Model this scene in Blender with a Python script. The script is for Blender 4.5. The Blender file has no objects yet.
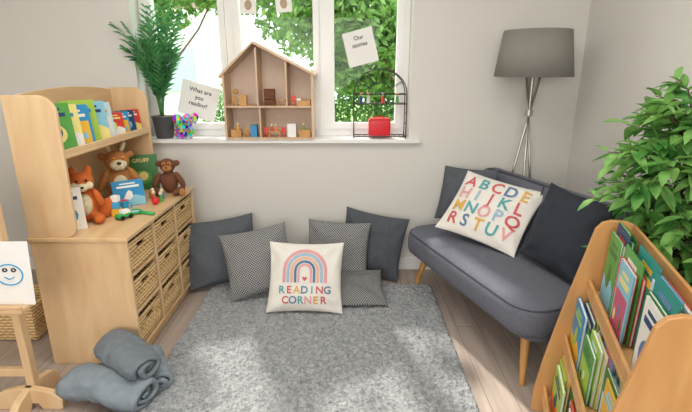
import bpy, bmesh, math, random
import numpy as np
from mathutils import Matrix, Vector, Euler, noise
random.seed(7); rng=np.random.default_rng(5)
sc=bpy.context.scene
try:
    sc.view_settings.view_transform='Standard'
    sc.view_settings.look='None'
except Exception as e: print(e)
sc.view_settings.exposure=0.0

# ---------------------------------------------------------------- materials
def lin(h):
    h=h.lstrip('#'); o=[]
    for i in (0,2,4):
        c=int(h[i:i+2],16)/255
        o.append(c/12.92 if c<=.04045 else ((c+.055)/1.055)**2.4)
    return (*o,1)
def base(name):
    m=bpy.data.materials.new(name); m.use_nodes=True
    nt=m.node_tree; b=nt.nodes['Principled BSDF']
    return m,nt,b
def mat(name,col,rough=.6,var=.06,scale=30,bump=0,metal=0,bscale=None,coat=0):
    m,nt,b=base(name); N=nt.nodes; L=nt.links
    c=lin(col)
    tc=N.new('ShaderNodeTexCoord'); no=N.new('ShaderNodeTexNoise'); no.inputs['Scale'].default_value=scale
    L.new(tc.outputs['Object'],no.inputs['Vector'])
    r=N.new('ShaderNodeMix'); r.data_type='RGBA'
    r.inputs[6].default_value=tuple(max(0,x*(1-var*2)) for x in c[:3])+(1,)
    r.inputs[7].default_value=tuple(min(1,x*(1+var*2)) for x in c[:3])+(1,)
    L.new(no.outputs['Fac'],r.inputs[0]); L.new(r.outputs[2],b.inputs['Base Color'])
    b.inputs['Roughness'].default_value=rough; b.inputs['Metallic'].default_value=metal
    if coat: b.inputs['Coat Weight'].default_value=coat
    if bump:
        n2=N.new('ShaderNodeTexNoise'); n2.inputs['Scale'].default_value=bscale or scale*4
        L.new(tc.outputs['Object'],n2.inputs['Vector'])
        bp=N.new('ShaderNodeBump'); bp.inputs['Strength'].default_value=bump; bp.inputs['Distance'].default_value=.004
        L.new(n2.outputs['Fac'],bp.inputs['Height']); L.new(bp.outputs['Normal'],b.inputs['Normal'])
    return m
def wood(name,c1,c2,stretch=(1,1,.08),scale=22,rough=.42):
    m,nt,b=base(name); N=nt.nodes; L=nt.links
    tc=N.new('ShaderNodeTexCoord'); mp=N.new('ShaderNodeMapping'); mp.inputs['Scale'].default_value=stretch
    no=N.new('ShaderNodeTexNoise'); no.inputs['Scale'].default_value=scale; no.inputs['Detail'].default_value=5; no.inputs['Distortion'].default_value=.6
    cr=N.new('ShaderNodeValToRGB'); cr.color_ramp.elements[0].color=lin(c1); cr.color_ramp.elements[1].color=lin(c2)
    cr.color_ramp.elements[0].position=.3; cr.color_ramp.elements[1].position=.7
    L.new(tc.outputs['Object'],mp.inputs[0]); L.new(mp.outputs[0],no.inputs['Vector']); L.new(no.outputs['Fac'],cr.inputs[0])
    L.new(cr.outputs[0],b.inputs['Base Color']); b.inputs['Roughness'].default_value=rough
    return m
def checker(name,c1,c2,size,c3=None):
    m,nt,b=base(name); N=nt.nodes; L=nt.links
    tc=N.new('ShaderNodeTexCoord'); ck=N.new('ShaderNodeTexChecker'); ck.inputs['Scale'].default_value=1/size
    ck.inputs[1].default_value=lin(c1); ck.inputs[2].default_value=lin(c2)
    mp=N.new('ShaderNodeMapping'); mp.inputs['Scale'].default_value=(1,1,.0001); mp.inputs['Location'].default_value=(0,0,.003)
    L.new(tc.outputs['Object'],mp.inputs[0]); L.new(mp.outputs[0],ck.inputs[0])
    wv=N.new('ShaderNodeTexWave'); wv.inputs['Scale'].default_value=.8/size; wv.bands_direction='DIAGONAL'
    L.new(mp.outputs[0],wv.inputs['Vector'])
    mx=N.new('ShaderNodeMix'); mx.data_type='RGBA'; mx.blend_type='MULTIPLY'; mx.inputs[0].default_value=.5
    L.new(ck.outputs[0],mx.inputs[6]); L.new(wv.outputs[0],mx.inputs[7]); L.new(mx.outputs[2],b.inputs['Base Color'])
    b.inputs['Roughness'].default_value=.9
    return m
W_BIRCH=wood('birch_ply','#d8b184','#e6c89e',(.6,.6,.12))
W_BIRCHH=wood('birch_ply_h','#d6ae7e','#e5c496',(.6,.1,.6))
W_OAK=wood('bookcase_wood','#c78f55','#d8a66c',(.6,.6,.1))
W_PALE=wood('pale_plywood','#c9a98a','#dabf9f',(1,1,.15))
W_LEG=wood('beech_leg','#b98444','#d3a060',(1,1,.1))
WHITE=mat('white_gloss_paint','#f1f1ef',.35,.01)
WALL=mat('wall_paint','#deDBd5',.85,.012,2,.05,bscale=200)
CEIL=mat('ceiling_paint','#eeeeec',.9,.01)
BLACKM=mat('black_metal','#2c2a29',.4,.02)
STEEL=mat('brushed_steel','#b9b6b0',.3,.02,metal=.9)
PAPER=mat('paper_white','#f2f1ee',.8,.01)
INK=mat('ink_grey','#55565a',.8,.01)
REDP=mat('red_plastic','#d8202c',.35,.02)
CHAR=mat('charcoal_fabric','#5a5f66',.95,.10,40,.6,bscale=400)
CHAR2=mat('charcoal_fabric_dark','#53585f',.95,.10,40,.6,bscale=400)
SOFAM=mat('sofa_slate_fabric','#6a6c78',.95,.12,90,.6,bscale=600)
PIPE=mat('sofa_piping','#45464f',.9,.05)
NAVY=mat('navy_velvet','#262b36',.8,.08,20)
CREAM=mat('cream_canvas','#e9e5dd',.9,.02,40,.3,bscale=600)
HOUND=checker('houndstooth_weave','#bfbfbe','#45484d',.0085)
HOUND2=checker('houndstooth_weave_small','#b0b0ae','#4a4d52',.008)

# ---------------------------------------------------------------- mesh builder
I4=Matrix.Identity(4)
def T(x,y,z): return Matrix.Translation((x,y,z))
def R(a,ax): return Matrix.Rotation(math.radians(a),4,ax)
class MB:
    def __init__(s): s.v=[];s.f=[];s.m=[];s.sm=[];s.mats=[]
    def mi(s,mt):
        if mt not in s.mats: s.mats.append(mt)
        return s.mats.index(mt)
    def add(s,vs,fs,mt,M=I4,smooth=False):
        o=len(s.v); k=s.mi(mt)
        for p in vs: s.v.append(tuple(M@Vector(p)))
        for f in fs: s.f.append([i+o for i in f]); s.m.append(k); s.sm.append(smooth)
    def box(s,lo,hi,mt,M=I4):
        x0,y0,z0=lo;x1,y1,z1=hi
        vs=[(x0,y0,z0),(x1,y0,z0),(x1,y1,z0),(x0,y1,z0),(x0,y0,z1),(x1,y0,z1),(x1,y1,z1),(x0,y1,z1)]
        s.add(vs,[(0,3,2,1),(4,5,6,7),(0,1,5,4),(1,2,6,5),(2,3,7,6),(3,0,4,7)],mt,M)
    def cyl(s,p0,p1,r0,r1,mt,n=16,M=I4,caps=True,smooth=True):
        p0=Vector(p0);p1=Vector(p1);d=(p1-p0);q=d.to_track_quat('Z','Y').to_matrix()
        vs=[];fs=[]
        for p,r in((p0,r0),(p1,r1)):
            for i in range(n):
                a=2*math.pi*i/n; vs.append(p+q@Vector((r*math.cos(a),r*math.sin(a),0)))
        for i in range(n): fs.append((i,(i+1)%n,n+(i+1)%n,n+i))
        s.add(vs,fs,mt,M,smooth)
        if caps: s.add(vs,[tuple(range(n))[::-1],tuple(range(n,2*n))],mt,M,False)
    def tube(s,pts,r,mt,n=6,M=I4,r1=None):
        pts=[Vector(p) for p in pts]; vs=[];fs=[];k=len(pts)
        for j,p in enumerate(pts):
            d=(pts[min(j+1,k-1)]-pts[max(j-1,0)]); q=d.to_track_quat('Z','Y').to_matrix()
            rr=r if r1 is None else r+(r1-r)*j/(k-1)
            for i in range(n):
                a=2*math.pi*i/n; vs.append(p+q@Vector((rr*math.cos(a),rr*math.sin(a),0)))
        for j in range(k-1):
            for i in range(n): fs.append((j*n+i,j*n+(i+1)%n,(j+1)*n+(i+1)%n,(j+1)*n+i))
        fs.append(tuple(range(n))[::-1]); fs.append(tuple(range((k-1)*n,k*n)))
        s.add(vs,fs,mt,M,True)
    def ell(s,c,r,mt,M=I4,n=16,k=10,rot=None):
        vs=[];fs=[]
        Q=(rot or I4)
        for j in range(k+1):
            t=math.pi*j/k
            for i in range(n):
                a=2*math.pi*i/n
                p=Vector((r[0]*math.sin(t)*math.cos(a),r[1]*math.sin(t)*math.sin(a),r[2]*math.cos(t)))
                vs.append(Vector(c)+(Q@p))
        for j in range(k):
            for i in range(n): fs.append((j*n+i,(j+1)*n+i,(j+1)*n+(i+1)%n,j*n+(i+1)%n))
        s.add(vs,fs,mt,M,True)
    def prism(s,ol,t,mt,M=I4):
        n=len(ol); vs=[(a,b,0) for a,b in ol]+[(a,b,t) for a,b in ol]
        fs=[tuple(range(n))[::-1],tuple(range(n,2*n))]+[(i,(i+1)%n,n+(i+1)%n,n+i) for i in range(n)]
        s.add(vs,fs,mt,M)
    def block(s,w,h,t,rc,rb,mt,M=I4,puff=0,seg=5,nx=1):
        prof=[]
        for i in range(seg+1):
            a=math.pi/2*i/seg; prof.append((rb*(1-math.sin(a)),-t/2+rb*(1-math.cos(a))))
        prof+= [(e,-z) for e,z in prof[::-1]]
        vs=[];rings=[]
        for e,z in prof:
            ring=roundrect(w-2*e,h-2*e,max(rc-e,.002),7)
            rings.append(len(ring)); vs+=[(a,b,z) for a,b in ring]
        n=rings[0];fs=[]
        for j in range(len(prof)-1):
            for i in range(n): fs.append((j*n+i,j*n+(i+1)%n,(j+1)*n+(i+1)%n,(j+1)*n+i))
        for side,base_i in ((-1,0),(1,(len(prof)-1)*n)):
            last=base_i
            for q in range(1,6):
                sc_=1-q/6; st=len(vs)
                for i in range(n):
                    a,b,_=vs[base_i+i]
                    vs.append((a*sc_,b*sc_,side*(t/2+puff*(1-sc_**2))))
                for i in range(n): fs.append((last+i,last+(i+1)%n,st+(i+1)%n,st+i))
                last=st
            c=len(vs); vs.append((0,0,side*(t/2+puff)))
            for i in range(n): fs.append((last+i,last+(i+1)%n,c))
        s.add(vs,fs,mt,M,True)
    def build(s,name,loc=(0,0,0),rot=(0,0,0),parent=None,bevel=0,fix=True,M=None):
        me=bpy.data.meshes.new(name); me.from_pydata([tuple(p) for p in s.v],[],s.f)
        for mt in s.mats: me.materials.append(mt)
        me.polygons.foreach_set('material_index',s.m); me.polygons.foreach_set('use_smooth',s.sm)
        if fix:
            bm=bmesh.new(); bm.from_mesh(me); bmesh.ops.recalc_face_normals(bm,faces=bm.faces); bm.to_mesh(me); bm.free()
        o=bpy.data.objects.new(name,me); sc.collection.objects.link(o)
        if M is not None: o.matrix_world=M
        else: o.location=loc; o.rotation_euler=rot
        if parent: o.parent=parent
        if bevel:
            b=o.modifiers.new('bevel','BEVEL'); b.width=bevel; b.segments=2; b.limit_method='ANGLE'; b.angle_limit=math.radians(50)
        return o
def roundrect(w,h,r,k=6):
    r=min(r,w/2-.0005,h/2-.0005); pts=[]
    for cx,cy,a0 in((w/2-r,h/2-r,0),(-w/2+r,h/2-r,90),(-w/2+r,-h/2+r,180),(w/2-r,-h/2+r,270)):
        for i in range(k+1):
            a=math.radians(a0+90*i/k); pts.append((cx+r*math.cos(a),cy+r*math.sin(a)))
    return pts
def XZ(y=0,x=0,z=0): return Matrix(((1,0,0,x),(0,0,1,y),(0,1,0,z),(0,0,0,1)))
def empty(name,loc=(0,0,0),rz=0):
    e=bpy.data.objects.new(name,None); e.location=loc; e.rotation_euler=(0,0,math.radians(rz)); e.empty_display_size=.1
    sc.collection.objects.link(e); return e
def text_mesh(txt,size,maxlen=.012):
    cu=bpy.data.curves.new('t','FONT'); cu.body=txt; cu.size=size; cu.align_x='CENTER'; cu.align_y='CENTER'; cu.offset=size*.02
    cu.resolution_u=3
    o=bpy.data.objects.new('t',cu); sc.collection.objects.link(o)
    bpy.context.view_layer.update()
    dg=bpy.context.evaluated_depsgraph_get(); me=bpy.data.meshes.new_from_object(o.evaluated_get(dg))
    bm=bmesh.new(); bm.from_mesh(me); bmesh.ops.triangulate(bm,faces=bm.faces)
    for _ in range(3):
        es=[e for e in bm.edges if e.calc_length()>maxlen]
        if not es: break
        bmesh.ops.subdivide_edges(bm,edges=es,cuts=1); bmesh.ops.triangulate(bm,faces=bm.faces)
    bm.verts.index_update()
    vs=[tuple(v.co) for v in bm.verts]; fs=[tuple(v.index for v in f.verts) for f in bm.faces]
    bm.free(); bpy.data.objects.remove(o); bpy.data.curves.remove(cu); bpy.data.meshes.remove(me)
    return vs,fs

# ---------------------------------------------------------------- room shell
XL,XR,YB,YF,HC=-2.7,1.58,3.22,-2.2,2.5
WX0,WX1,WZ0,WZ1=-1.41,.44,.99,2.25
TH=.26
for nm,lo,hi in(('wall_back_left',(XL-.1,YB,0),(WX0,YB+TH,HC)),('wall_back_right',(WX1,YB,0),(XR+.1,YB+TH,HC)),
    ('wall_back_lower',(WX0,YB,0),(WX1,YB+TH,WZ0-.025)),('wall_back_upper',(WX0,YB,WZ1),(WX1,YB+TH,HC))):
    m=MB(); m.box(lo,hi,WALL); m.build(nm)
m=MB(); m.box((XR,YF,0),(XR+.1,YB,HC),WALL); m.build('wall_right')
m=MB(); m.box((XL-.1,YF,0),(XL,YB,HC),WALL); m.build('wall_left')
m=MB(); m.box((XL-.1,YF-.1,0),(XR+.1,YF,HC),WALL); m.build('wall_front')
m=MB(); m.box((XL-.1,YF-.1,HC),(XR+.1,YB+TH,HC+.1),CEIL); m.build('ceiling')
# floor planks
fm,nt,b=base('laminate_floor'); N=nt.nodes;L=nt.links
tc=N.new('ShaderNodeTexCoord'); mp=N.new('ShaderNodeMapping'); mp.inputs['Rotation'].default_value=(0,0,math.radians(90))
br=N.new('ShaderNodeTexBrick'); br.inputs['Scale'].default_value=1; br.inputs['Brick Width'].default_value=1.2; br.inputs['Row Height'].default_value=.13
br.inputs['Mortar Size'].default_value=.0018; br.inputs['Color1'].default_value=lin('#b0a094'); br.inputs['Color2'].default_value=lin('#c0b1a6'); br.inputs['Mortar'].default_value=lin('#85776d'); br.offset=.37
L.new(tc.outputs['Object'],mp.inputs[0]); L.new(mp.outputs[0],br.inputs[0])
mp2=N.new('ShaderNodeMapping'); mp2.inputs['Scale'].default_value=(1,.07,1); no=N.new('ShaderNodeTexNoise'); no.inputs['Scale'].default_value=28; no.inputs['Detail'].default_value=6
L.new(tc.outputs['Object'],mp2.inputs[0]); L.new(mp2.outputs[0],no.inputs['Vector'])
cr=N.new('ShaderNodeValToRGB'); cr.color_ramp.elements[0].color=(.66,.64,.62,1); cr.color_ramp.elements[1].color=(1,1,1,1); cr.color_ramp.elements[0].position=.3; cr.color_ramp.elements[1].position=.65
L.new(no.outputs['Fac'],cr.inputs[0]); mx=N.new('ShaderNodeMix'); mx.data_type='RGBA'; mx.blend_type='MULTIPLY'; mx.inputs[0].default_value=.8
L.new(br.outputs[0],mx.inputs[6]); L.new(cr.outputs[0],mx.inputs[7]); L.new(mx.outputs[2],b.inputs['Base Color']); b.inputs['Roughness'].default_value=.42
m=MB(); m.box((XL-.1,YF-.1,-.1),(XR+.1,YB+TH,0),fm); m.build('floor')
m=MB(); m.box((XL,YB-.016,0),(XR,YB,.1),WHITE); m.build('baseboard_back',bevel=.004)
m=MB(); m.box((XR-.016,YF,0),(XR,YB-.016,.1),WHITE); m.build('baseboard_right',bevel=.004)
# window
GL=bpy.data.materials.new('window_glass'); GL.use_nodes=True; nt=GL.node_tree; nt.nodes.clear()
o_=nt.nodes.new('ShaderNodeOutputMaterial'); t_=nt.nodes.new('ShaderNodeBsdfTransparent'); g_=nt.nodes.new('ShaderNodeBsdfGlossy'); g_.inputs['Roughness'].default_value=.02
x_=nt.nodes.new('ShaderNodeMixShader'); x_.inputs[0].default_value=.008; nt.links.new(t_.outputs[0],x_.inputs[1]); nt.links.new(g_.outputs[0],x_.inputs[2]); nt.links.new(x_.outputs[0],o_.inputs[0])
m=MB(); wy0,wy1=3.385,3.445
m.box((WX0,wy0,WZ0),(WX0+.045,wy1,WZ1),WHITE); m.box((WX1-.045,wy0,WZ0),(WX1,wy1,WZ1),WHITE)
m.box((WX0+.045,wy0+.001,WZ0),(WX1-.045,wy1-.001,WZ0+.05),WHITE); m.box((WX0+.045,wy0+.001,WZ1-.05),(WX1-.045,wy1-.001,WZ1),WHITE)
p1,p2=-.80,-.155
for p in(p1,p2): m.box((p-.03,wy0,WZ0+.05),(p+.03,wy1,WZ1-.05),WHITE)
for a,b_ in((WX0+.045,p1-.03),(p1+.03,p2-.03),(p2+.03,WX1-.045)):
    y0,y1=wy0-.02,wy1-.012; s_=.042
    m.box((a,y0,WZ0+.05),(a+s_,y1,WZ1-.05),WHITE); m.box((b_-s_,y0,WZ0+.05),(b_,y1,WZ1-.05),WHITE)
    m.box((a+s_,y0+.001,WZ0+.05),(b_-s_,y1-.001,WZ0+.05+s_),WHITE); m.box((a+s_,y0+.001,WZ1-.05-s_),(b_-s_,y1-.001,WZ1-.05),WHITE)
    m.box((a+s_,wy0+.02,WZ0+.092),(b_-s_,wy0+.024,WZ1-.092),GL)
    m.box((b_-.03,y0-.012,1.45),(b_-.012,y0,1.57),WHITE)
m.build('window_1')
m=MB(); m.box((WX0-.03,YB-.045,WZ0-.025),(WX1+.07,YB,WZ0),WHITE); m.box((WX0+.001,YB,WZ0-.025),(WX1-.001,wy0+.01,WZ0),WHITE); m.build('trim_window_sill')
SZ=WZ0
def paper(name,x,y,z,w,h,roll,lines,hasd=False):
    m=MB(); m.box((-w/2,0,-h/2),(w/2,.0015,h/2),PAPER)
    for i,t in enumerate(lines):
        if not t: continue
        vs,fs=text_mesh(t,h*.17,1); m.add(vs,fs,INK,XZ(-.001,0,h*.28-i*h*.2))
    if hasd:
        vs=[(.22*w*math.cos(a),.3*h*math.sin(a)) for a in [2*math.pi*i/16 for i in range(16)]]
        m.prism(vs,.001,BKG,XZ(-.001))
        m.tube([(0,0,h/2),(0,0,h/2+.3)],.001,INK,4)
    o=m.build(name,loc=(x,y,z)); o.rotation_euler=(0,math.radians(roll),0)
BKG=mat('card_print','#b9a08c',.8)
paper('window_poster',-1.05,3.36,1.24,.27,.24,16,['What are','you','reading?'])
paper('window_poster',.10,3.36,1.60,.21,.23,-14,['Our','stories'])
paper('hanging_card',-.66,3.355,1.87,.11,.11,3,[''],True)
paper('hanging_card',-.42,3.355,1.88,.11,.11,-3,[''],True)

# ---------------------------------------------------------------- outside
GRASS=mat('lawn_grass','#7fa04c',.9,.2,3)
m=MB(); m.box((-14,YB+TH+.05,-.35),(14,26,-.3),GRASS); m.build('ground_outside')
def leafmat(name,c,c2,tr=.45,rough=.5):
    m_,nt,b=base(name);N=nt.nodes;L=nt.links
    oi=N.new('ShaderNodeTexCoord'); no=N.new('ShaderNodeTexNoise'); no.inputs['Scale'].default_value=9
    L.new(oi.outputs['Object'],no.inputs['Vector'])
    r=N.new('ShaderNodeValToRGB'); r.color_ramp.elements[0].color=lin(c); r.color_ramp.elements[1].color=lin(c2); r.color_ramp.elements[0].position=.35; r.color_ramp.elements[1].position=.65
    L.new(no.outputs['Fac'],r.inputs[0]); L.new(r.outputs[0],b.inputs['Base Color']); b.inputs['Roughness'].default_value=rough
    if tr:
        t=N.new('ShaderNodeBsdfTranslucent'); L.new(r.outputs[0],t.inputs[0]); x=N.new('ShaderNodeMixShader'); x.inputs[0].default_value=tr
        L.new(b.outputs[0],x.inputs[1]); L.new(t.outputs[0],x.inputs[2]); L.new(x.outputs[0],N['Material Output'].inputs[0])
    return m_
LF1=leafmat('tree_leaves','#4f7f35','#93b862'); LF2=leafmat('hedge_leaves','#44703a','#82a85c')
BARK=mat('bark','#6a5544',.9,.15,20,.5)
def leafcloud(mb,c,r,n,size,mt):
    d=rng.normal(size=(n,3)); d/=np.linalg.norm(d,axis=1)[:,None]; rad=rng.random(n)**(1/2.2)
    P=np.array(c)+d*rad[:,None]*np.array(r)
    A=rng.normal(size=(n,3)); A/=np.linalg.norm(A,axis=1)[:,None]; B=np.cross(A,rng.normal(size=(n,3))); B/=np.linalg.norm(B,axis=1)[:,None]
    sz=size*(.6+.8*rng.random(n))[:,None]
    q=np.stack([P-A*sz,P+B*sz*.45,P+A*sz,P-B*sz*.45],1).reshape(-1,3)
    o=len(mb.v); k=mb.mi(mt); mb.v+= [tuple(x) for x in q.tolist()]
    for i in range(n): mb.f.append([o+4*i,o+4*i+1,o+4*i+2,o+4*i+3]); mb.m.append(k); mb.sm.append(False)
def tree(x,y,h,cr,n,mt,blobs):
    m=MB(); m.tube([(x,y,-.32),(x+.08,y,h*.4),(x-.05,y,h*.75)],.07,BARK,8,r1=.04)
    for b in blobs:
        m.tube([(x,y,h*.35),(x+b[0]*.6,y+b[1]*.6,(h*.35+b[2])/2),(x+b[0],y+b[1],b[2])],.022,BARK,6,r1=.01)
        leafcloud(m,(x+b[0],y+b[1],b[2]),b[3],n,.065,mt)
    m.build('garden_tree',fix=False)
tree(-3.1,7.6,3.2,1,3600,LF1,[(0,0,2.7,(1.0,.9,.75)),(1.3,.2,3.0,(.9,.8,.75)),(-1.1,0,2.7,(.9,.8,.7)),(.2,-.3,4.3,(1,.8,.6))])
tree(.9,7.2,3.4,1,4600,LF1,[(0,0,2.2,(1.1,.9,.9)),(-1.3,.2,2.35,(1,.8,.8)),(1.0,.3,2.9,(.9,.8,.9)),(-.4,-.5,4.5,(1,.8,.6)),(-1.9,-.3,3.9,(.9,.8,.6)),(-.5,.5,1.6,(1,.6,.6))])
m=MB()
for i in range(14): 
    leafcloud(m,(-2.4+i*.55,9.6+.2*math.sin(i*2),.6+(.55 if i>4 else -.45)+.2*math.sin(i*1.7)),(.6,.45,1.05),1700,.06,LF2)
m.build('garden_hedge',fix=False)
FEN=mat('pale_render','#e9e7e2',.9,.03)
m=MB(); m.box((-8.5,13,-.3),(-3.0,13.3,3.0),FEN); m.prism([(-8.7,3.0),(-2.8,3.0),(-5.75,4.6)],.5,mat('roof_tile','#a08478',.9),XZ(12.95)); m.box((-4.9,12.95,.9),(-4.1,13,2.0),mat('house_window','#a9b2b8',.3)); m.build('neighbour_house')

# ---------------------------------------------------------------- rug
nx,ny=320,480; x0,x1,y0,y1=-.93,.59,.6,2.93
RUG,nt,b=base('grey_shaggy_pile'); N=nt.nodes;L=nt.links
tc=N.new('ShaderNodeTexCoord'); no=N.new('ShaderNodeTexNoise'); no.inputs['Scale'].default_value=48; no.inputs['Detail'].default_value=5; no.inputs['Distortion'].default_value=1.2
L.new(tc.outputs['Object'],no.inputs['Vector']); cr=N.new('ShaderNodeValToRGB'); cr.color_ramp.elements[0].color=lin('#7b7e81'); cr.color_ramp.elements[1].color=lin('#acaeaf'); cr.color_ramp.elements[0].position=.32; cr.color_ramp.elements[1].position=.66
L.new(no.outputs['Fac'],cr.inputs[0]); L.new(cr.outputs[0],b.inputs['Base Color']); b.inputs['Roughness'].default_value=.95
gx,gy=np.meshgrid(np.linspace(x0,x1,nx),np.linspace(y0,y1,ny))
edge=np.minimum.reduce([gx-x0,x1-gx,gy-y0,y1-gy]); 
def blur(a,n):
    for _ in range(n): a=(a+np.roll(a,1,0)+np.roll(a,-1,0)+np.roll(a,1,1)+np.roll(a,-1,1))/5
    return a
def nrm(a): return (a-a.min())/(a.max()-a.min())
big=nrm(blur(rng.random((ny,nx)),5)); k=nrm(blur(rng.random((ny,nx)),1))
gz=.008+.011*k+.020*big; gz=np.where(edge<.004,.001,gz*np.clip(.5+edge/.03,0,1))
wob=.010*nrm(blur(rng.random((ny,nx)),6))
gx=gx+rng.normal(0,.0018,gx.shape)+np.where(edge<.02,wob-.005,0); gy=gy+rng.normal(0,.0018,gx.shape)
me=bpy.data.meshes.new('shaggy_rug'); idx=np.arange(nx*ny).reshape(ny,nx)
F=np.stack([idx[:-1,:-1],idx[:-1,1:],idx[1:,1:],idx[1:,:-1]],-1).reshape(-1,4)
me.from_pydata(np.stack([gx,gy,gz],-1).reshape(-1,3).tolist(),[],F.tolist()); me.materials.append(RUG)
o=bpy.data.objects.new('shaggy_rug',me); sc.collection.objects.link(o)
RZ=.026

# ---------------------------------------------------------------- toy cabinet with hutch
cx0,cx1,cy0,cy1,ch=-1.50,-1.04,2.04,3.02,.69
m=MB(); t=.02
m.box((cx0,cy0,0),(cx1,cy0+t,ch-t),W_BIRCH); m.box((cx0,cy1-t,0),(cx1,cy1,ch-t),W_BIRCH)
m.box((cx0-.005,cy0-.008,ch-t),(cx1+.008,cy1+.008,ch),W_BIRCHH); m.box((cx0,cy0+t,.06),(cx1-.005,cy1-t,.08),W_BIRCHH)
m.box((cx0,cy0+t,.08),(cx0+.012,cy1-t,ch-t),W_BIRCH); m.box((cx0+.03,cy0+t,0),(cx1-.03,cy1-t,.06),W_BIRCH)
cw=(cy1-cy0-4*t)/3; rh=(ch-t-.08-2*.015)/3
for i in(1,2): m.box((cx0+.012,cy0+i*(cw+t),.08),(cx1-.005,cy0+i*(cw+t)+t,ch-t),W_BIRCH)
for c in range(3):
    for r in(1,2):
        z=.08+r*rh+(r-1)*.015; y=cy0+t+c*(cw+t); m.box((cx0+.012,y,z),(cx1-.008,y+cw,z+.015),W_BIRCHH)
hx0,hx1,hz=-1.50,-1.27,1.345
side=[(hx0,ch+.0005)]+[(hx1-.05,ch+.0005)]
for i in range(1,6):
    a=math.radians(-90+90*i/6); side.append((hx1-.05+.05*math.cos(a),ch+.05+.05*math.sin(a)))
for i in range(0,7):
    a=math.radians(90*i/6); side.append((hx1-.08+.08*math.cos(a),hz-.08+.08*math.sin(a)))
side.append((hx0,hz))
m.prism(side,.02,W_BIRCH,XZ(cy0+.005)); m.prism(side,.02,W_BIRCH,XZ(cy1-.025))
arch=[(cy0+.02,ch)]+[(cy1-.02,ch)]+[(cy1-.02-(cy1-cy0-.04)*i/14, hz-.01+.03*math.sin(math.pi*i/14)) for i in range(15)]
m.prism(arch,.012,W_BIRCHH,Matrix(((0,0,1,hx0),(1,0,0,0),(0,1,0,0),(0,0,0,1))))
m.box((hx0+.012,cy0+.025,1.06),(hx1-.004,cy1-.025,1.078),W_BIRCHH)
m.box((hx1-.018,cy0+.025,1.078),(hx1-.006,cy1-.025,1.10),W_BIRCHH)
m.build('storage_cabinet',bevel=.003)
WK,nt,b=base('wicker'); N=nt.nodes;L=nt.links
tc=N.new('ShaderNodeTexCoord'); wv=N.new('ShaderNodeTexWave'); wv.bands_direction='Z'; wv.inputs['Scale'].default_value=17; wv.inputs['Distortion'].default_value=1.5
w2=N.new('ShaderNodeTexChecker'); w2.inputs['Scale'].default_value=55
L.new(tc.outputs['Object'],wv.inputs['Vector']); L.new(tc.outputs['Object'],w2.inputs['Vector'])
mu=N.new('ShaderNodeMath'); mu.operation='MULTIPLY_ADD'; mu.inputs[1].default_value=.7; L.new(wv.outputs['Fac'],mu.inputs[0])
m3=N.new('ShaderNodeMath'); m3.operation='MULTIPLY'; m3.inputs[1].default_value=.3; L.new(w2.outputs['Fac'],m3.inputs[0]); L.new(m3.outputs[0],mu.inputs[2])
cr=N.new('ShaderNodeValToRGB'); cr.color_ramp.elements[0].color=lin('#9a713c'); cr.color_ramp.elements[1].color=lin('#f2d19a'); cr.color_ramp.elements[0].position=.0; cr.color_ramp.elements[1].position=.7
L.new(mu.outputs[0],cr.inputs[0]); L.new(cr.outputs[0],b.inputs['Base Color']); b.inputs['Roughness'].default_value=.8
bp=N.new('ShaderNodeBump'); bp.inputs['Strength'].default_value=.5; bp.inputs['Distance'].default_value=.006; L.new(mu.outputs[0],bp.inputs['Height']); L.new(bp.outputs[0],b.inputs['Normal'])
def basket(X0,X1,y,w,z,h):
    m=MB()
    for lo,hi in(((X0,y,z),(X1,y+w,z+.01)),((X0,y,z+.01),(X0+.01,y+w,z+h)),((X0+.01,y,z+.01),(X1-.01,y+.01,z+h)),((X0+.01,y+w-.01,z+.01),(X1-.01,y+w,z+h))):
        m.box(lo,hi,WK)
    hy=y+w/2
    m.box((X1-.01,y,z+.01),(X1,y+w,z+h-.045),WK); m.box((X1-.01,y,z+h-.045),(X1,hy-.045,z+h),WK); m.box((X1-.01,hy+.045,z+h-.045),(X1,y+w,z+h),WK)
    m.box((X1-.01,hy-.045,z+h-.02),(X1,hy+.045,z+h),WK)
    nb=max(4,int((h-.01)/.016))
    for q in range(nb):
        zz=z+.016+q*(h-.02)/nb
        pts=[(X1+.002*math.sin(i*math.pi+q*math.pi),y+w*i/14,zz) for i in range(15)]
        if zz>z+h-.05 and zz<z+h-.018:
            m.tube([p for p in pts if p[1]<hy-.045],.005,WK,5); m.tube([p for p in pts if p[1]>hy+.045],.005,WK,5)
        else: m.tube(pts,.005,WK,5)
    for zz in(z+h,z+.01): m.tube([(X1-.003,y,zz),(X1-.003,y+w,zz)],.007,WK)
    m.tube([(X0,y,z+h),(X1-.003,y,z+h)],.006,WK)
    m.build('wicker_basket')
for c in range(3):
    for r in range(3):
        basket(cx0+.03,cx1-.014,cy0+t+c*(cw+t)+.012,cw-.024,.0895+r*(rh+.015),rh-.045)
basket(-2.12,-1.72,2.25,.3,.008,.2)

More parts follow.
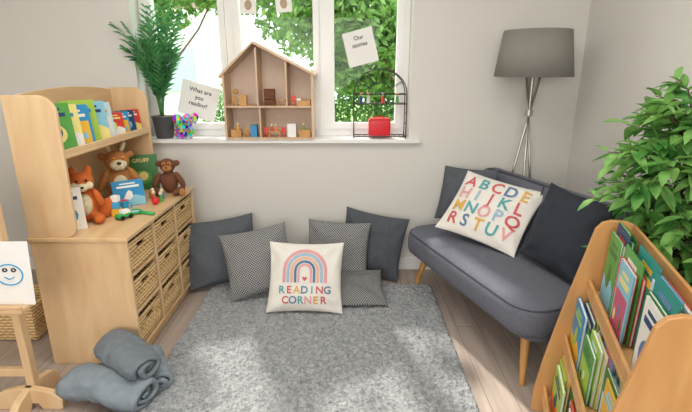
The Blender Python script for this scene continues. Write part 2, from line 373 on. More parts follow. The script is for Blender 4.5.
# ---------------------------------------------------------------- books
cols=['#2f8fc4','#d8402f','#e9b53a','#5aa24a','#f0ede4','#26466e','#8bc5d8','#ef7f3a','#c95a78','#2a8f86','#c9dfe8','#efe08a','#5f7fae','#3c7a3a','#e6e2d8','#a6c94e']
BK=[mat('cover_'+c[1:],c,.4,.03) for c in cols]
def book(mb,M,w,h,t,c,c2,c3,title=None,style=0):
    C=BK[c];
    mb.box((-w/2,0,0),(w/2,.002,h),C,M); mb.box((-w/2,t-.002,0),(w/2,t,h),C,M); mb.box((-w/2,.002,0),(-w/2+.002,t-.002,h),C,M)
    mb.box((-w/2+.002,.002,.003),(w/2-.004,t-.002,h-.003),PAPER,M)
    n=14
    if style==0:
        mb.prism([(.3*w*math.cos(2*math.pi*i/n),h*.36+.2*h*math.sin(2*math.pi*i/n)) for i in range(n)],.001,BK[c2],M@XZ(-.0008))
        mb.prism([(.14*w*math.cos(2*math.pi*i/n)+.05*w,h*.40+.13*h*math.sin(2*math.pi*i/n)) for i in range(n)],.001,BK[c3],M@XZ(-.0014))
    elif style==1:
        mb.prism([(-w*.49,.02*h),(w*.49,.02*h),(w*.49,h*.30),(w*.2,h*.42),(-.1*w,h*.28),(-w*.49,h*.38)],.001,BK[c2],M@XZ(-.0008))
        mb.prism([(-.2*w,h*.3),(0,h*.25),(.12*w,h*.35),(.1*w,h*.55),(0,h*.62),(-.08*w,h*.52)],.001,BK[c3],M@XZ(-.0014))
    else:
        mb.prism([(-w*.42,h*.06),(w*.42,h*.06),(w*.42,h*.62),(-w*.42,h*.62)],.001,BK[c2],M@XZ(-.0008))
        for q in range(3): mb.prism([(.07*w*math.cos(2*math.pi*i/n)+(-.25+.25*q)*w,h*(.25+.12*(q%2))+.09*h*math.sin(2*math.pi*i/n)) for i in range(n)],.001,BK[(c3+q)%16],M@XZ(-.0014))
    if title:
        vs,fs=text_mesh(title,h*.15,1); mb.add(vs,fs,BK[c3],M@XZ(-.0012,0,h*.84))
    else:
        mb.box((-w*.36,-.001,h*.72),(w*.36,0,h*.8),BK[c3],M); mb.box((-w*.25,-.001,h*.85),(w*.25,0,h*.9),BK[c3],M)
m=MB()
for i,(c,c2,c3) in enumerate([(3,11,5),(11,4,0),(0,2,4),(15,4,0),(6,11,5),(10,4,2)]):
    M=T(-1.345-.010*(i%2),2.15+i*.082,1.079)@R(58,'Z')@R(-9,'X'); book(m,M,.175,.225-.012*(i%3),.010,c,c2,c3,style=i%3)
for i,(c,c2,c3) in enumerate([(1,4,11),(0,2,4),(5,6,4),(1,11,4)]):
    M=T(-1.34,2.70+i*.075,1.079)@R(58,'Z')@R(-9,'X'); book(m,M,.12,.135,.012,c,c2,c3,style=(i+1)%3)
m.build('picture_books')
m=MB(); book(m,T(-1.345,2.125,ch+.001)@R(46,'Z')@R(-6,'X'),.15,.21,.015,4,0,5); m.build('picture_book')
m=MB(); book(m,T(-1.25,2.57,ch+.001)@R(38,'Z')@R(-14,'X'),.17,.15,.03,0,6,4,style=1); m.build('picture_book')
m=MB(); book(m,T(-1.335,2.945,ch+.001)@R(20,'Z')@R(-4,'X'),.2,.23,.012,13,3,11,'GRUFF'); m.build('picture_book')

# ---------------------------------------------------------------- plush toys
def plush(name,loc,rz,parts,s=1.0):
    e=empty(name,loc,rz)
    for pn,(mt,els,vox) in parts.items():
        m=MB()
        for q in els:
            c,r=q[0],q[1]; rot=R(q[2],q[3]) if len(q)>2 else None
            m.ell([a*s for a in c],[a*s for a in r],mt,rot=rot)
        o=m.build(pn,parent=e)
        if vox:
            rm=o.modifiers.new('r','REMESH'); rm.mode='VOXEL'; rm.voxel_size=vox; rm.use_smooth_shade=True
            sm=o.modifiers.new('s','SMOOTH'); sm.iterations=4; sm.factor=.5
    return e
def fur(name,c): return mat(name,c,.95,.15,80,.8,bscale=350)
ORG=fur('orange_plush','#cf6a2c'); BRN=fur('brown_plush','#b57a44'); DBR=fur('dark_brown_plush','#744932'); CRM=fur('cream_plush','#ecd9b4'); EYE=mat('black_bead','#111111',.2); YEL=mat('amber_bead','#e8902a',.3)
plush('fox_plush',(-1.35,2.285,ch),30,{
 'body':(ORG,[((0,0,.085),(.058,.05,.085)),((0,-.01,.20),(.055,.05,.05)),((-.05,-.05,.025),(.028,.055,.025)),((.05,-.05,.025),(.028,.055,.025)),
   ((-.062,-.03,.12),(.018,.03,.05),20,'Y'),((.062,-.03,.12),(.018,.03,.05),-20,'Y'),((-.035,0,.25),(.018,.01,.03)),((.035,0,.25),(.018,.01,.03)),((.08,.03,.04),(.035,.03,.07),30,'Y')],.006),
 'muzzle':(CRM,[((0,-.06,.185),(.025,.035,.02)),((-.03,-.045,.19),(.02,.018,.02)),((.03,-.045,.19),(.02,.018,.02))],.005),
 'belly':(CRM,[((0,-.035,.095),(.035,.025,.055))],0),
 'nose':(EYE,[((0,-.096,.192),(.008,.007,.006)),((-.02,-.055,.216),(.006,.005,.007)),((.02,-.055,.216),(.006,.005,.007))],0)},1.06)
plush('monster_plush',(-1.365,2.70,ch),34,{
 'body':(BRN,[((0,0,.10),(.075,.065,.10)),((0,-.01,.235),(.068,.06,.06)),((-.06,-.07,.03),(.033,.065,.03)),((.06,-.07,.03),(.033,.065,.03)),
   ((-.085,-.03,.13),(.023,.03,.07),25,'Y'),((.085,-.03,.13),(.023,.03,.07),-25,'Y'),((-.075,0,.265),(.022,.012,.022)),((.075,0,.265),(.022,.012,.022))],.007),
 'face':(CRM,[((0,-.055,.22),(.045,.028,.033)),((0,-.045,.10),(.045,.03,.06))],0),
 'horn':(CRM,[((-.04,0,.31),(.012,.012,.035),-25,'Y'),((.04,0,.31),(.012,.012,.035),25,'Y'),((-.018,-.083,.203),(.005,.005,.010)),((.018,-.083,.203),(.005,.005,.010))],0),
 'eye':(YEL,[((-.025,-.068,.256),(.012,.009,.012)),((.025,-.068,.256),(.012,.009,.012))],0),
 'nose':(EYE,[((0,-.088,.232),(.012,.008,.009)),((-.025,-.076,.256),(.004,.004,.004)),((.025,-.076,.256),(.004,.004,.004))],0)},1.04)
plush('monkey_plush',(-1.13,2.87,ch),12,{
 'body':(DBR,[((0,0,.07),(.05,.045,.07)),((0,-.015,.17),(.045,.042,.042)),((-.055,-.06,.022),(.022,.06,.022),25,'Z'),((.055,-.06,.022),(.022,.06,.022),-25,'Z'),
   ((-.065,-.03,.085),(.018,.025,.055),25,'Y'),((.065,-.03,.085),(.018,.025,.055),-25,'Y'),((-.05,0,.18),(.02,.01,.02)),((.05,0,.18),(.02,.01,.02))],.006),
 'face':(BRN,[((0,-.046,.158),(.028,.02,.02)),((-.014,-.045,.182),(.014,.012,.014)),((.014,-.045,.182),(.014,.012,.014))],0),
 'foot':(BRN,[((-.082,-.115,.028),(.018,.012,.024)),((.082,-.115,.028),(.018,.012,.024))],0),
 'eye':(EYE,[((-.013,-.058,.184),(.005,.004,.005)),((.013,-.058,.184),(.005,.004,.005)),((0,-.066,.165),(.006,.004,.004))],0)},1.08)
PW,nt,b=base('patchwork'); N=nt.nodes;L=nt.links
tc=N.new('ShaderNodeTexCoord'); vo=N.new('ShaderNodeTexVoronoi'); vo.inputs['Scale'].default_value=50; vo.distance='CHEBYCHEV'; vo.inputs['Randomness'].default_value=.2
hs=N.new('ShaderNodeHueSaturation'); hs.inputs['Saturation'].default_value=1.35; hs.inputs['Value'].default_value=1.0
L.new(tc.outputs['Object'],vo.inputs['Vector']); L.new(vo.outputs['Color'],hs.inputs['Color']); L.new(hs.outputs[0],b.inputs['Base Color']); b.inputs['Roughness'].default_value=.8
plush('patchwork_elephant',(-1.125,3.235,SZ),38,{
 'body':(PW,[((0,.03,.085),(.050,.07,.048)),((-.030,-.02,.032),(.020,.020,.034)),((.030,-.02,.032),(.020,.020,.034)),((-.030,.075,.032),(.020,.020,.034)),((.030,.075,.032),(.020,.020,.034)),
  ((0,-.055,.125),(.038,.036,.038)),((0,-.096,.105),(.013,.020,.026)),((0,-.112,.070),(.010,.011,.030)),((0,-.120,.045),(.009,.016,.009)),((-.055,-.035,.13),(.030,.008,.036)),((.055,-.035,.13),(.030,.008,.036))],.0045),
 'eye':(EYE,[((-.018,-.088,.137),(.005,.004,.005)),((.018,-.088,.137),(.005,.004,.005))],0)},1.08)
GRN=mat('green_plastic','#2faa5c',.35); BLU=mat('blue_plastic','#3aa0d0',.35)
m=MB(); ring=[(.035*math.cos(a),.035*math.sin(a),.008) for a in [2*math.pi*i/20 for i in range(21)]]
m.tube(ring,.007,GRN,8); m.tube([(.038,0,.008),(.075,0,.009),(.13,0,.009)],.009,GRN,8); m.cyl((0,0,.006),(0,0,.009),.03,.03,BK[10],20); m.build('toy_magnifying_glass',loc=(-1.17,2.43,ch+.001),rot=(0,0,-.3))
m=MB(); m.cyl((0,0,0),(0,0,.06),.026,.033,BLU,20); m.tube([(.03,0,.048),(.05,0,.045),(.052,0,.022),(.029,0,.014)],.004,BLU,6); m.cyl((0,0,.06),(0,0,.0605),.028,.028,REDP,20); m.build('toy_cup',loc=(-1.25,2.47,ch+.001))
m=MB(); m.ell((0,0,.022),(.022,.022,.022),REDP); m.cyl((0,0,.04),(0,0,.055),.004,.003,GRN,8); m.build('toy_apple',loc=(-1.12,2.60,ch+.001))
m=MB(); m.box((-.04,-.02,.012),(.04,.02,.03),GRN); m.box((-.015,-.018,.03),(.03,.018,.05),PAPER)
for a in(-.025,.025):
    for q in(-.022,.022): m.cyl((a,q-.004,.012),(a,q+.004,.012),.012,.012,EYE,14)
m.build('toy_car',loc=(-1.18,2.33,ch+.0005),rot=(0,0,1.1),bevel=.003)
m=MB(); m.box((-.022,-.022,0),(.022,.022,.044),BK[2]); m.box((-.02,-.02,.0445),(.02,.02,.08),BLU,R(12,'Z')); m.box((-.018,-.018,.0805),(.018,.018,.115),PAPER,R(-9,'Z')); m.build('toy_blocks',loc=(-1.24,2.38,ch+.0005),bevel=.003)
m=MB()
for x,y,c in((0,0,1),(.03,.05,0),(-.03,.06,2),(.05,-.02,3)):
    m.cyl((x,y,0),(x,y,.04),.014,.009,BK[c],12); m.ell((x,y,.052),(.012,.012,.013),CRM,n=10,k=7)
m.build('toy_figures',loc=(-1.16,2.68,ch+.0005))

# ---------------------------------------------------------------- windowsill plants/toys
POT=mat('anthracite_pot','#4a4b4e',.5,.03)
PALM=leafmat('palm_leaves','#34754a','#62aa64',.3,.45)
m=MB(); m.cyl((0,0,0),(0,0,.145),.055,.075,POT,28); m.cyl((0,0,.145),(0,0,.155),.079,.079,POT,28); m.cyl((0,0,.155),(0,0,.156),.07,.07,BARK,24)
random.seed(3)
def cl(p):
    p=Vector(p)
    p.y=min(p.y,.10)
    if p.x<-.10: p.y=min(p.y,-.045)
    return p
for k_ in range(34):
    az=k_*2.4+random.uniform(-.2,.2); ln=random.uniform(.46,.76); lean=random.uniform(.15,.75) if k_>7 else random.uniform(.03,.25)
    dx,dy=math.cos(az),math.sin(az)*.38
    if dx<0: dx*=.8
    else: dx*=1.15
    pts=[]
    for i in range(17):
        s_=i/16; rr=ln*lean*(s_**1.5)*.62+.01; zz=.15+ln*(s_-.34*lean*s_**3)
        pts.append(cl((dx*rr+.02*s_,dy*rr-.02,zz)))
    m.tube(pts,.003,PALM,5,r1=.001)
    for i in range(4,17):
        p=pts[i]; d=(pts[min(i+1,16)]-pts[i-1]).normalized(); sd=Vector((-dy,dx,0)); sd=(sd if sd.length>.1 else Vector((1,0,0))).normalized()
        if random.random()<.4: sd=(sd+Vector((.5,0,0))).normalized()
        L_=.12*math.sin(math.pi*(i-2)/16)+.03
        for sg in(-1,1):
            q=cl(p+(sd*sg*.7+d*.75).normalized()*L_+Vector((0,0,-.035*L_/.13))); md=cl((p+q)/2+Vector((0,0,.010))); wv_=(d*.009)
            m.add([p,md+wv_,q,md-wv_],[(0,1,2,3)],PALM)
m.build('potted_palm',loc=(-1.275,3.25,SZ),fix=False)
PINK=mat('dollhouse_inner','#dcc6b2',.7,.02)
m=MB(); hw,hh,hd=.605,.43,.20; ap=(.215,.625)
m.box((0,0,0),(hw,hd,.014),W_PALE); m.box((0,0,.014),(.014,hd,hh),W_PALE); m.box((hw-.014,0,.014),(hw,hd,hh),W_PALE)
m.box((.014,.005,.215),(hw-.014,hd-.01,.227),W_PALE); m.box((.014,hd-.008,.014),(hw-.014,hd,hh),PINK)
m.prism([(.005,hh),(hw-.005,hh),ap],.008,PINK,XZ(hd-.008))
m.box((.225,.005,.227),(.236,hd-.008,.60),W_PALE); m.box((.42,.005,.227),(.431,hd-.008,.51),W_PALE); m.box((.235,.005,.014),(.246,hd-.008,.215),W_PALE)
for (xa,za),(xb,zb) in(((-.015,hh-.022),ap),((hw+.015,hh-.010),ap)):
    dx,dz=xb-xa,zb-za; l=math.hypot(dx,dz); nx_,nz_=-dz/l*.014,dx/l*.014
    if nz_<0: nx_,nz_=-nx_,-nz_
    m.prism([(xa,za),(xb,zb),(xb+nx_*.3,zb+nz_*1.3),(xa+nx_,za+nz_)],hd+.01,W_PALE,XZ(-.006))
def fb(x,z,w,h,d,c): m.box((x,.03,z),(x+w,.03+d,z+h),c)
def chair(x,z,c):
    fb(x,z+.025,.03,.006,.03,c); m.box((x,.056,z+.03),(x+.03,.06,z+.065),c)
    for a in(0,.025): 
        m.box((x+a,.03,z),(x+a+.005,.035,z+.025),c); m.box((x+a,.055,z),(x+a+.005,.06,z+.025),c)
def table(x,z,w,c):
    fb(x,z+.035,w,.006,.05,c)
    for a in(.003,w-.009): m.box((x+a,.033,z),(x+a+.006,.039,z+.035),c); m.box((x+a,.07,z),(x+a+.006,.076,z+.035),c)
chair(.05,.227,W_LEG); fb(.10,.227,.05,.07,.04,W_LEG); m.ell((.075,.06,.32),(.018,.018,.02),W_LEG); fb(.27,.227,.07,.11,.05,DBR); fb(.275,.265,.06,.004,.052,PINK); table(.36,.227,.055,W_LEG)
chair(.45,.227,BK[1]); fb(.49,.227,.09,.035,.09,W_LEG); fb(.49,.262,.03,.012,.06,PAPER)
fb(.03,.014,.07,.05,.05,W_LEG); chair(.12,.014,W_LEG); fb(.165,.014,.045,.08,.05,BK[0]); table(.29,.014,.08,W_LEG); chair(.255,.014,BK[1]); chair(.375,.014,BK[1]); fb(.42,.014,.06,.09,.05,PAPER); fb(.50,.014,.08,.05,.06,W_LEG)
for x,z,c in((.31,.055,1),(.34,.055,7),(.53,.064,3),(.075,.064,2)):
    m.cyl((x,.05,z),(x,.05,z+.03),.01,.006,BK[c],10); m.ell((x,.05,z+.038),(.009,.009,.009),CRM,n=8,k=6)
m.build('dollhouse',loc=(-.825,3.162,SZ+.0005))
m=MB(); w=.36; zt=.30; r=w/2
for y in(0,.11):
    m.tube([(0,y,0),(0,y,zt)]+[(r-r*math.cos(math.pi*i/16),y,zt+r*.92*math.sin(math.pi*i/16)) for i in range(1,16)]+[(w,y,zt),(w,y,0)],.004,BLACKM,6)
    m.tube([(r-r*.45*math.cos(math.pi*i/12),y,zt+r*.42*math.sin(math.pi*i/12)) for i in range(13)],.0022,BLACKM,6)
    for i in range(1,6):
        a=math.pi*i/6; m.tube([(r-r*.45*math.cos(a),y,zt+r*.42*math.sin(a)),(r-r*math.cos(a),y,zt+r*.92*math.sin(a))],.0022,BLACKM,5)
for z in(.012,.235,zt):
    for y in(0,.11): m.tube([(0,y,z),(w,y,z)],.0035,BLACKM,6)
    for i in range(0,11): 
        if z<zt: m.tube([(w*i/10,0,z),(w*i/10,.11,z)],.002,BLACKM,5)
for x in(0,w):
    for z in(.1,.17): m.tube([(x,0,z),(x,.11,z)],.0025,BLACKM,5)
for x,c,c2 in((.05,5,1),(.10,14,7),(.20,1,5),(.30,3,2)):
    m.cyl((x,.05,.239),(x,.05,.285),.014,.008,BK[c],10); m.ell((x,.05,.297),(.011,.011,.012),CRM,n=10,k=6); m.ell((x,.053,.302),(.012,.011,.010),BK[c2],n=10,k=6)
m.build('wire_display_shelf',loc=(.055,3.22,SZ+.001))
m=MB(); m.block(.15,.10,.11,.012,.008,REDP,T(0,0,.055))
m.box((-.07,-.045,.11),(.07,.045,.118),REDP); m.tube([(-.03,0,.118),(-.03,0,.13),(.03,0,.13),(.03,0,.118)],.003,REDP,6)
m.build('red_toy_box',loc=(.235,3.275,SZ+.0178))

# ---------------------------------------------------------------- cushions
def pillow(name,w,h,Tk,mt,M,decal=None,rest=None,seed=0):
    m=MB(); n=34
    def f(u,v):
        k=max(0,(1-abs(u)**2.6))*max(0,(1-abs(v)**2.6)); return Tk*k**.55
    def xy(u,v):
        return w/2*u*(1-.07*(1-v*v)), h/2*v*(1-.07*(1-u*u))
    def wr(x,y):
        q=.012*noise.noise(Vector((x*8+seed*7,y*8,seed)))+.007*noise.noise(Vector((x*20,y*20+seed,3)))
        for cx,cy in((w/2,h/2),(-w/2,h/2),(w/2,-h/2),(-w/2,-h/2)):
            dx,dy=x-cx,y-cy; rr=math.hypot(dx,dy); an=math.atan2(dy,dx)
            q+=.006*math.sin(an*9+seed+cx*5)*math.exp(-((rr-.12)/.07)**2)
        return q
    for sg in(1,-1):
        vs=[];fs=[]
        for j in range(n+1):
            for i in range(n+1):
                u=math.sin(math.pi/2*(2*i/n-1)); v=math.sin(math.pi/2*(2*j/n-1)); x,y=xy(u,v); z=f(u,v)
                if z>.002: z+=wr(x,y)*min(1,z/.03)
                vs.append((x,y,sg*z))
        for j in range(n):
            for i in range(n): fs.append((j*(n+1)+i,j*(n+1)+i+1,(j+1)*(n+1)+i+1,(j+1)*(n+1)+i))
        m.add(vs,fs,mt,I4,True)
    def s2(vs,fs,mat_,off=.0035):
        out=[]
        for x,y,*_ in vs:
            v=y/(h/2); u=x/(w/2*(1-.07*(1-v*v))); v=y/(h/2*(1-.07*(1-u*u))); u=max(-.99,min(.99,u)); v=max(-.99,min(.99,v))
            out.append((x,y,f(u,v)+wr(x,y)*min(1,f(u,v)/.03)+off))
        m.add(out,fs,mat_,I4,True)
    if decal: decal(s2)
    o=m.build(name,M=M,fix=False)
    bm=bmesh.new(); bm.from_mesh(o.data); bmesh.ops.remove_doubles(bm,verts=bm.verts,dist=.0004); bmesh.ops.recalc_face_normals(bm,faces=bm.faces); bm.to_mesh(o.data); bm.free()
    if rest is not None:
        mz=min((M@v.co).z for v in o.data.vertices); o.matrix_world=T(0,0,rest-mz)@M
    return o
def stand(x,y,lean,yaw=0,roll=0): return T(x,y,.3)@R(yaw,'Z')@R(90-lean,'X')@R(roll,'Z')
pillow('charcoal_cushion',.49,.46,.085,CHAR,stand(-.855,2.95,22,14,5),rest=0.022,seed=1)
pillow('houndstooth_cushion',.44,.44,.075,HOUND,stand(-.57,2.78,26,10,9),rest=RZ,seed=2)
pillow('houndstooth_cushion',.44,.44,.075,HOUND,stand(-.06,2.97,20,-6,-2),rest=RZ-.003,seed=3)
pillow('charcoal_cushion',.46,.46,.08,CHAR2,stand(.185,3.08,14,-12,-8),rest=0.002,seed=4)
pillow('houndstooth_cushion',.42,.34,.04,HOUND2,stand(.04,2.72,74,4,0),rest=RZ,seed=9)
PK=mat('print_pink','#e0a0a2',.9); DB=mat('print_denim','#5f7d9f',.9); LB=mat('print_sky','#9fb9cf',.9); SD=mat('print_sand','#e3b49c',.9); RD=mat('print_coral','#cd5f62',.9); TL=mat('print_teal','#5aa5aa',.9); YL=mat('print_mustard','#dcae5c',.9)
def rainbow(s2):
    cy=.03
    for r0,r1,mt in((.135,.116,PK),(.110,.093,LB),(.087,.070,SD),(.064,.049,DB),(.043,.031,PK)):
        vs=[];fs=[]
        pts=[(math.pi,-.07),(math.pi,-.035)]
        for i in range(21): pts.append((math.pi*(1-i/20),0))
        pts+=[(0,-.035),(0,-.07)]
        for a,d in pts:
            for r_ in(r0,r1): vs.append((r_*math.cos(a),cy+r_*math.sin(a)+d,0))
        for i in range(len(pts)-1): fs.append((2*i,2*i+1,2*i+3,2*i+2))
        s2(vs,fs,mt)
    hv=[(0,-.012),(.014,.004),(.012,.014),(.005,.015),(0,.009),(-.005,.015),(-.012,.014),(-.014,.004)]
    s2([(a,b_-.02,0) for a,b_ in hv],[tuple(range(8))],RD)
    for txt,y,mts in(('READING',-.085,[TL,RD,YL,DB,TL,RD,DB]),('CORNER',-.145,[RD,DB,TL,PK,YL,RD])):
        n_=len(txt); sp=.046
        for i,chh in enumerate(txt):
            vs,fs=text_mesh(chh,.062); s2([(a+(i-(n_-1)/2)*sp,b_+y,0) for a,b_,_ in vs],fs,mts[i])
pillow('reading_corner_cushion',.47,.44,.07,CREAM,stand(-.25,2.61,30,0,-1),decal=rainbow,rest=RZ,seed=5)

# ---------------------------------------------------------------- sofa
SA=-71; sl=1.24; SC=Vector((.885,2.475,0))
MS=T(*SC)@R(SA,'Z')
m=MB()
m.block(sl,.62,.175,.13,.055,SOFAM,T(0,-.01,.352),puff=.012)
m.block(sl-.06,.50,.04,.11,.015,SOFAM,T(0,-.0,.252))
ring=[(a,b_-.01,.415) for a,b_ in roundrect(sl-.02,.60,.125,7)]; m.tube(ring+[ring[0]],.005,PIPE,6)
MBk=T(0,.275,.61)@R(-14,'X')@R(90,'X')
m.block(sl-.02,.42,.10,.10,.045,SOFAM,MBk,puff=.010)
rr=[(a,b_,.050) for a,b_ in roundrect(sl-.045,.395,.09,7)]; m.tube(rr+[rr[0]],.004,PIPE,6,M=MBk)
m.tube([(0,.19,.060),(0,0,.062),(0,-.17,.058)],.004,PIPE,6,M=MBk)
for sx in(-1,1):
    for sy in(-1,1):
        m.cyl((sx*(sl/2-.13),sy*.19,.25),(sx*(sl/2-.065),sy*.235,.0),.024,.013,W_LEG,14)
m.build('loveseat_sofa',M=MS)
def spw(x,y,lean,yaw,roll): return T(x,y,.6)@R(yaw,'Z')@R(90-lean,'X')@R(roll,'Z')
ST=.449
pillow('grey_cushion',.42,.38,.055,CHAR,spw(.80,2.985,20,-50,5),rest=ST,seed=6)
def alpha(s2):
    rows=['ABCDE','HIJKL','MNOPQ','RSTUV']; cs=[RD,DB,PK,TL,YL,LB,RD,TL]
    for j,r_ in enumerate(rows):
        for i,chh in enumerate(r_):
            vs,fs=text_mesh(chh,.104); s2([(a+(i-2)*.086,b_+.130-j*.087,0) for a,b_,_ in vs],fs,cs[(i*3+j*2)%8])
pillow('alphabet_cushion',.52,.44,.06,CREAM,spw(.86,2.64,43,-37,-9),decal=alpha,rest=ST+.002,seed=7)
pillow('navy_cushion',.42,.42,.065,NAVY,spw(1.10,2.18,20,-66,-5),rest=ST,seed=8)

# ---------------------------------------------------------------- lamp
SHD=mat('lampshade_linen','#8a8680',.9,.05,60,.4,bscale=500)
m=MB(); n=48; vs=[];fs=[]
for r_,z in((.235,1.41),(.197,1.68),(.194,1.68),(.232,1.41)):
    for i in range(n): vs.append((r_*math.cos(2*math.pi*i/n),r_*math.sin(2*math.pi*i/n),z))
for j in range(4):
    for i in range(n): fs.append((j*n+i,j*n+(i+1)%n,((j+1)%4)*n+(i+1)%n,((j+1)%4)*n+i))
m.add(vs,fs,SHD,I4,True)
for a in(0,120,240):
    ca,sa=math.cos(math.radians(a+20)),math.sin(math.radians(a+20))
    m.tube([(0,0,1.60),(ca*.197,sa*.197,1.65)],.003,STEEL); 
    m.tube([(-ca*.045,-sa*.045,1.42),(ca*.2,sa*.2,0.0)],.0085,STEEL,10)
m.cyl((0,0,1.17),(0,0,1.21),.026,.026,STEEL,20); m.cyl((0,0,1.21),(0,0,1.5),.010,.010,STEEL,12); m.cyl((0,0,1.46),(0,0,1.52),.02,.02,PAPER,14); m.ell((0,0,1.56),(.032,.032,.045),PAPER)
m.build('tripod_floor_lamp',loc=(1.165,2.98,0),fix=True)

# ---------------------------------------------------------------- indoor tree right
LEAF=leafmat('ficus_leaves','#468f40','#a0d078',.3,.35)
m=MB(); m.cyl((0,0,0),(0,0,.28),.11,.145,POT,32); m.cyl((0,0,.28),(0,0,.295),.15,.15,POT,32); m.cyl((0,0,.295),(0,0,.297),.138,.138,BARK,24)
random.seed(11)
def leaf(m,p,d,l,w):
    up=Vector((random.uniform(-.4,.4),random.uniform(-.4,.4),1)); s_=d.cross(up).normalized(); nrm=s_.cross(d).normalized()
    pr=[(0,0),(.25,.8),(.5,1),(.78,.6),(1,0)]; vs=[];
    for t_,ww in pr:
        c=p+d*l*t_-Vector((0,0,1))*l*.28*t_*t_
        for q in(c+s_*w*ww+nrm*w*.35*ww, c, c-s_*w*ww+nrm*w*.35*ww):
            q=Vector(q); q.x=min(q.x,.265); vs.append(q)
    fs=[]
    for i in range(4):
        a=3*i; fs+=[(a,a+1,a+4,a+3),(a+1,a+2,a+5,a+4)]
    m.add(vs,fs,LEAF,I4,True)
for st in range(3):
    a0=st*2.1; m.tube([(.03*math.cos(a0),.03*math.sin(a0),.29),(.04*math.cos(a0+1),.04*math.sin(a0+1),.65),(.03*math.cos(a0+2),.03*math.sin(a0+2),1.1)],.012,BARK,8,r1=.006)
NB=170
for k_ in range(NB):
    az=k_*2.399; zz=.54+.78*((k_*37%NB)/NB); rr=.31*math.sqrt(max(.12,1-((zz-.92)/.50)**2))*random.uniform(.5,1.05)
    b0=Vector((0,0,zz-.06)); b1=Vector((min(.25,rr*math.cos(az)),rr*math.sin(az)*.9,zz+random.uniform(-.02,.10)))
    md=(b0+b1)/2+Vector((0,0,.05)); pts=[b0,md,b1]; m.tube(pts,.0035,BARK,5,r1=.0015)
    for q in range(12):
        t_=.3+.7*q/11; p=b0.lerp(md,t_*2) if t_<.5 else md.lerp(b1,t_*2-1)
        d=Vector((math.cos(az),math.sin(az),.1))*.6+Vector((random.uniform(-1,1),random.uniform(-1,1),random.uniform(-.5,.6)))
        d.normalize(); l=random.uniform(.065,.11)
        if (p+d*l).x>.26: d.x=-abs(d.x)
        leaf(m,p,d,l,l*.21)
m.build('artificial_ficus_tree',loc=(1.31,1.74,0),fix=False)

# ---------------------------------------------------------------- book display right
BH,BL=.905,.76
MBC=T(1.09,1.64,0)@Matrix(((-.952,-.304,0,0),(.304,-.952,0,0),(0,0,1,0),(0,0,0,1)))
m=MB()
prof=[(0,0),(0,BH-.03),(.01,BH-.008),(.03,BH),(.085,BH),(.115,BH-.012),(.135,BH-.04),(.16,.74),(.19,.6),(.225,.42),(.255,.25),(.275,.10),(.275,0)]
for y in(0,BL-.02): m.prism(prof,.02,W_OAK,XZ(y))
m.box((.0,.02,.05),(.012,BL-.02,BH-.01),W_OAK)
tiers=[(.035,.60),(.09,.34),(.14,.08)]
for x,z in tiers:
    m.box((x-.023 if x<.05 else x-.03,.02,z),(x+.10,BL-.02,z+.014),W_OAK)
    m.box((x+.088,.02,z+.014),(x+.10,BL-.02,z+.06),W_OAK)
    if x>.05: m.box((x-.03,.02,z+.014),(x-.018,BL-.02,z+.24),W_OAK)
m.build('book_display_rack',M=MBC,bevel=.003)
m=MB(); random.seed(31); k_=0
for ti,(x,z) in enumerate(tiers):
    for c in range(3):
        off=0
        for d_ in range(7):
            w=random.uniform(.14,.2); h=random.uniform(.18,.25)+(.05 if ti==0 else 0); th=random.choice([.004,.005,.006,.008,.010,.012])
            yc=.13+c*.235+.045*random.uniform(-1,1); yc=min(max(yc,.035+w/2),BL-.035-w/2)
            off+=th+.002
            if off>.078: break
            M=T(x+.001+off,yc,z+.0155)@R(90,'Z')@R(-1.0,'X')
            k_+=1; book(m,M,w,h,th,random.choice([0,1,2,3,4,4,5,6,9,10,12,13,14,15,11]),random.randrange(16),random.randrange(16),style=k_%3)
m.build('picture_books',M=MBC)

# ---------------------------------------------------------------- blankets
BL1=mat('fleece_blanket_grey','#747d85',.95,.12,25,.7,bscale=250); BL2=mat('fleece_blanket_light','#87929b',.95,.12,25,.7,bscale=250)
def roll(name,ln,r,turns,mt,M,seed,rest,flat=.8):
    m=MB(); ns=int(turns*32); nl=30; vs=[];fs=[]
    th=r/(turns+.6)
    for side in(0,1):
        for i in range(ns+1):
            a=2*math.pi*turns*i/ns+1.2; rr=.012+(r-.012)*(i/ns)-(th*.80 if side else 0)
            rr=max(rr,.004)
            for j in range(nl+1):
                s_=j/nl-.5
                x=s_*ln*(1+.06*math.sin(a*.5+seed))
                ca,sa=math.cos(a),math.sin(a)
                k2=1+.22*noise.noise(Vector((s_*2.4,ca*.9+seed,sa*.9)))+.10*noise.noise(Vector((s_*9,ca*2.5,sa*2.5+seed)))
                k2*=1-.18*(abs(s_)*2)**4
                y=rr*ca*1.2*k2; z=rr*sa*k2*flat
                z+=-.012*abs(s_); y+=.03*math.sin(s_*3.0+seed)
                vs.append((x,y,z))
    W=nl+1; B=(ns+1)*W
    for i in range(ns):
        for j in range(nl):
            p=i*W+j; fs.append((p,p+1,p+W+1,p+W)); fs.append((B+p,B+p+W,B+p+W+1,B+p+1))
        for j in(0,nl):
            p=i*W+j; fs.append((p,p+W,B+p+W,B+p))
    for i in(0,ns):
        for j in range(nl):
            p=i*W+j; fs.append((p,p+1,B+p+1,B+p))
    m.add(vs,fs,mt,I4,True); o=m.build(name,M=M,fix=True)
    mz=min((M@v.co).z for v in o.data.vertices); o.matrix_world=T(0,0,rest-mz)@M
roll('rolled_blanket',.38,.10,2.6,BL2,T(-1.06,1.75,.1)@R(-20,'Z'),1,.001,.78)
roll('rolled_blanket',.30,.085,2.5,BL2,T(-.93,1.92,.1)@R(-50,'Z'),4,.001,.75)
roll('rolled_blanket',.36,.085,2.4,BL1,T(-1.02,1.86,.2)@R(-28,'Z'),9,.138,.74)
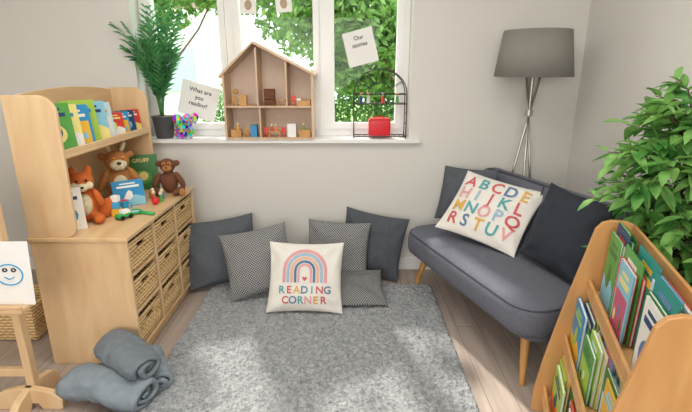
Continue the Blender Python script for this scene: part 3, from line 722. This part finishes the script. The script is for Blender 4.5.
m=MB(); m.block(.44,.44,.085,.2199,.035,CHAR2,T(0,0,.05),puff=.012); m.build('floor_cushion',loc=(-1.05,1.36,0))

# ---------------------------------------------------------------- easel
m=MB(); ex,ey=-1.39,1.76
m.box((ex-.035,ey-.02,.10),(ex,ey+.02,1.0),W_BIRCH); m.box((ex-.70,ey-.02,.10),(ex-.665,ey+.02,1.0),W_BIRCH)
foot=[(-.0,0),(.09,0),(.105,.03),(.20,.03),(.215,0),(.305,0),(.31,.05),(.27,.085),(.19,.105),(.115,.105),(.04,.085),(-.005,.05)]
for fx in(ex-.035,ex-.70): m.prism([(a-.155,b_) for a,b_ in foot],.035,W_BIRCH,Matrix(((0,0,1,fx),(1,0,0,ey),(0,1,0,0),(0,0,0,1))))
m.prism([(a*1.0-.155,b_) for a,b_ in foot],.03,W_BIRCH,T(ex-.02,ey-.052,0)@Matrix(((1,0,0,0),(0,0,1,0),(0,1,0,0),(0,0,0,1))))
m.box((ex-.665,ey-.012,.14),(ex-.035,ey+.012,.18),W_BIRCH)
m.box((ex-.68,ey-.10,.50),(ex+.08,ey-.021,.52),W_BIRCH); m.box((ex-.68,ey-.10,.52),(ex+.08,ey-.09,.535),W_BIRCH)
m.box((ex-.665,ey-.008,.52),(ex-.035,ey+.008,.98),PAPER); m.box((ex-.665,ey-.015,.98),(ex-.035,ey+.015,1.01),W_BIRCH)
m.build('childrens_easel',bevel=.004)
m=MB(); m.box((-.19,0,0),(.19,.002,.27),PAPER); 
for cx_,cz_,r_ in((.10,.13,.055),(.085,.15,.008),(.12,.15,.008),(-.06,.12,.05)):
    m.tube([(cx_+r_*math.cos(a),-.002,cz_+r_*math.sin(a)*.8) for a in [2*math.pi*i/20 for i in range(21)]],.0028,BLU if r_>.02 else EYE,5)
m.tube([(.08,-.002,.12),(.10,-.002,.11),(.12,-.002,.12)],.0025,BLU,5)
m.build('childs_drawing',M=T(ex-.08,ey-.055,.5215)@R(-5,'X'))

# ---------------------------------------------------------------- lights & world
w=bpy.data.worlds.new('sky'); sc.world=w; w.use_nodes=True; bg=w.node_tree.nodes['Background']; bg.inputs[0].default_value=(.90,.95,1,1); bg.inputs[1].default_value=4.0
def area(name,loc,sx,sy,e,target,col=(1,1,1),portal=False):
    l=bpy.data.lights.new(name,'AREA'); l.shape='RECTANGLE'; l.size=sx; l.size_y=sy; l.energy=e; l.color=col
    o=bpy.data.objects.new(name,l); sc.collection.objects.link(o); o.location=loc
    o.rotation_euler=(Vector(target)-Vector(loc)).to_track_quat('-Z','Y').to_euler()
    if portal: l.cycles.is_portal=True
area('window_portal',(-.475,3.47,1.62),1.8,1.25,1,(-.475,0,1.62),portal=True)
area('rear_fill_light',(-.6,-2.1,1.6),2.4,1.5,78,(-.2,3,1.0),(1,.98,.95))  # added fill behind the camera to brighten the room; no window there
area('overhead_fill_light',(-.3,1.4,2.46),2.0,1.4,33,(-.3,1.4,0),(1,.97,.93))  # unseen fill added under the ceiling to lift interior brightness, not a fixture
s=bpy.data.lights.new('sun','SUN'); s.energy=4.5; s.angle=math.radians(3.0); s.color=(1,.95,.86)
so=bpy.data.objects.new('sun',s); sc.collection.objects.link(so); so.rotation_euler=Vector((.22,-.66,-.76)).to_track_quat('-Z','Y').to_euler(); so.location=(0,8,8)

cam=bpy.data.cameras.new('camera'); cam.sensor_width=36; cam.lens=36*460/692; cam.clip_start=.02
co=bpy.data.objects.new('camera',cam); sc.collection.objects.link(co); co.location=(0,0,1.45)
co.rotation_euler=(math.radians(90-16.47),0,0); sc.camera=co
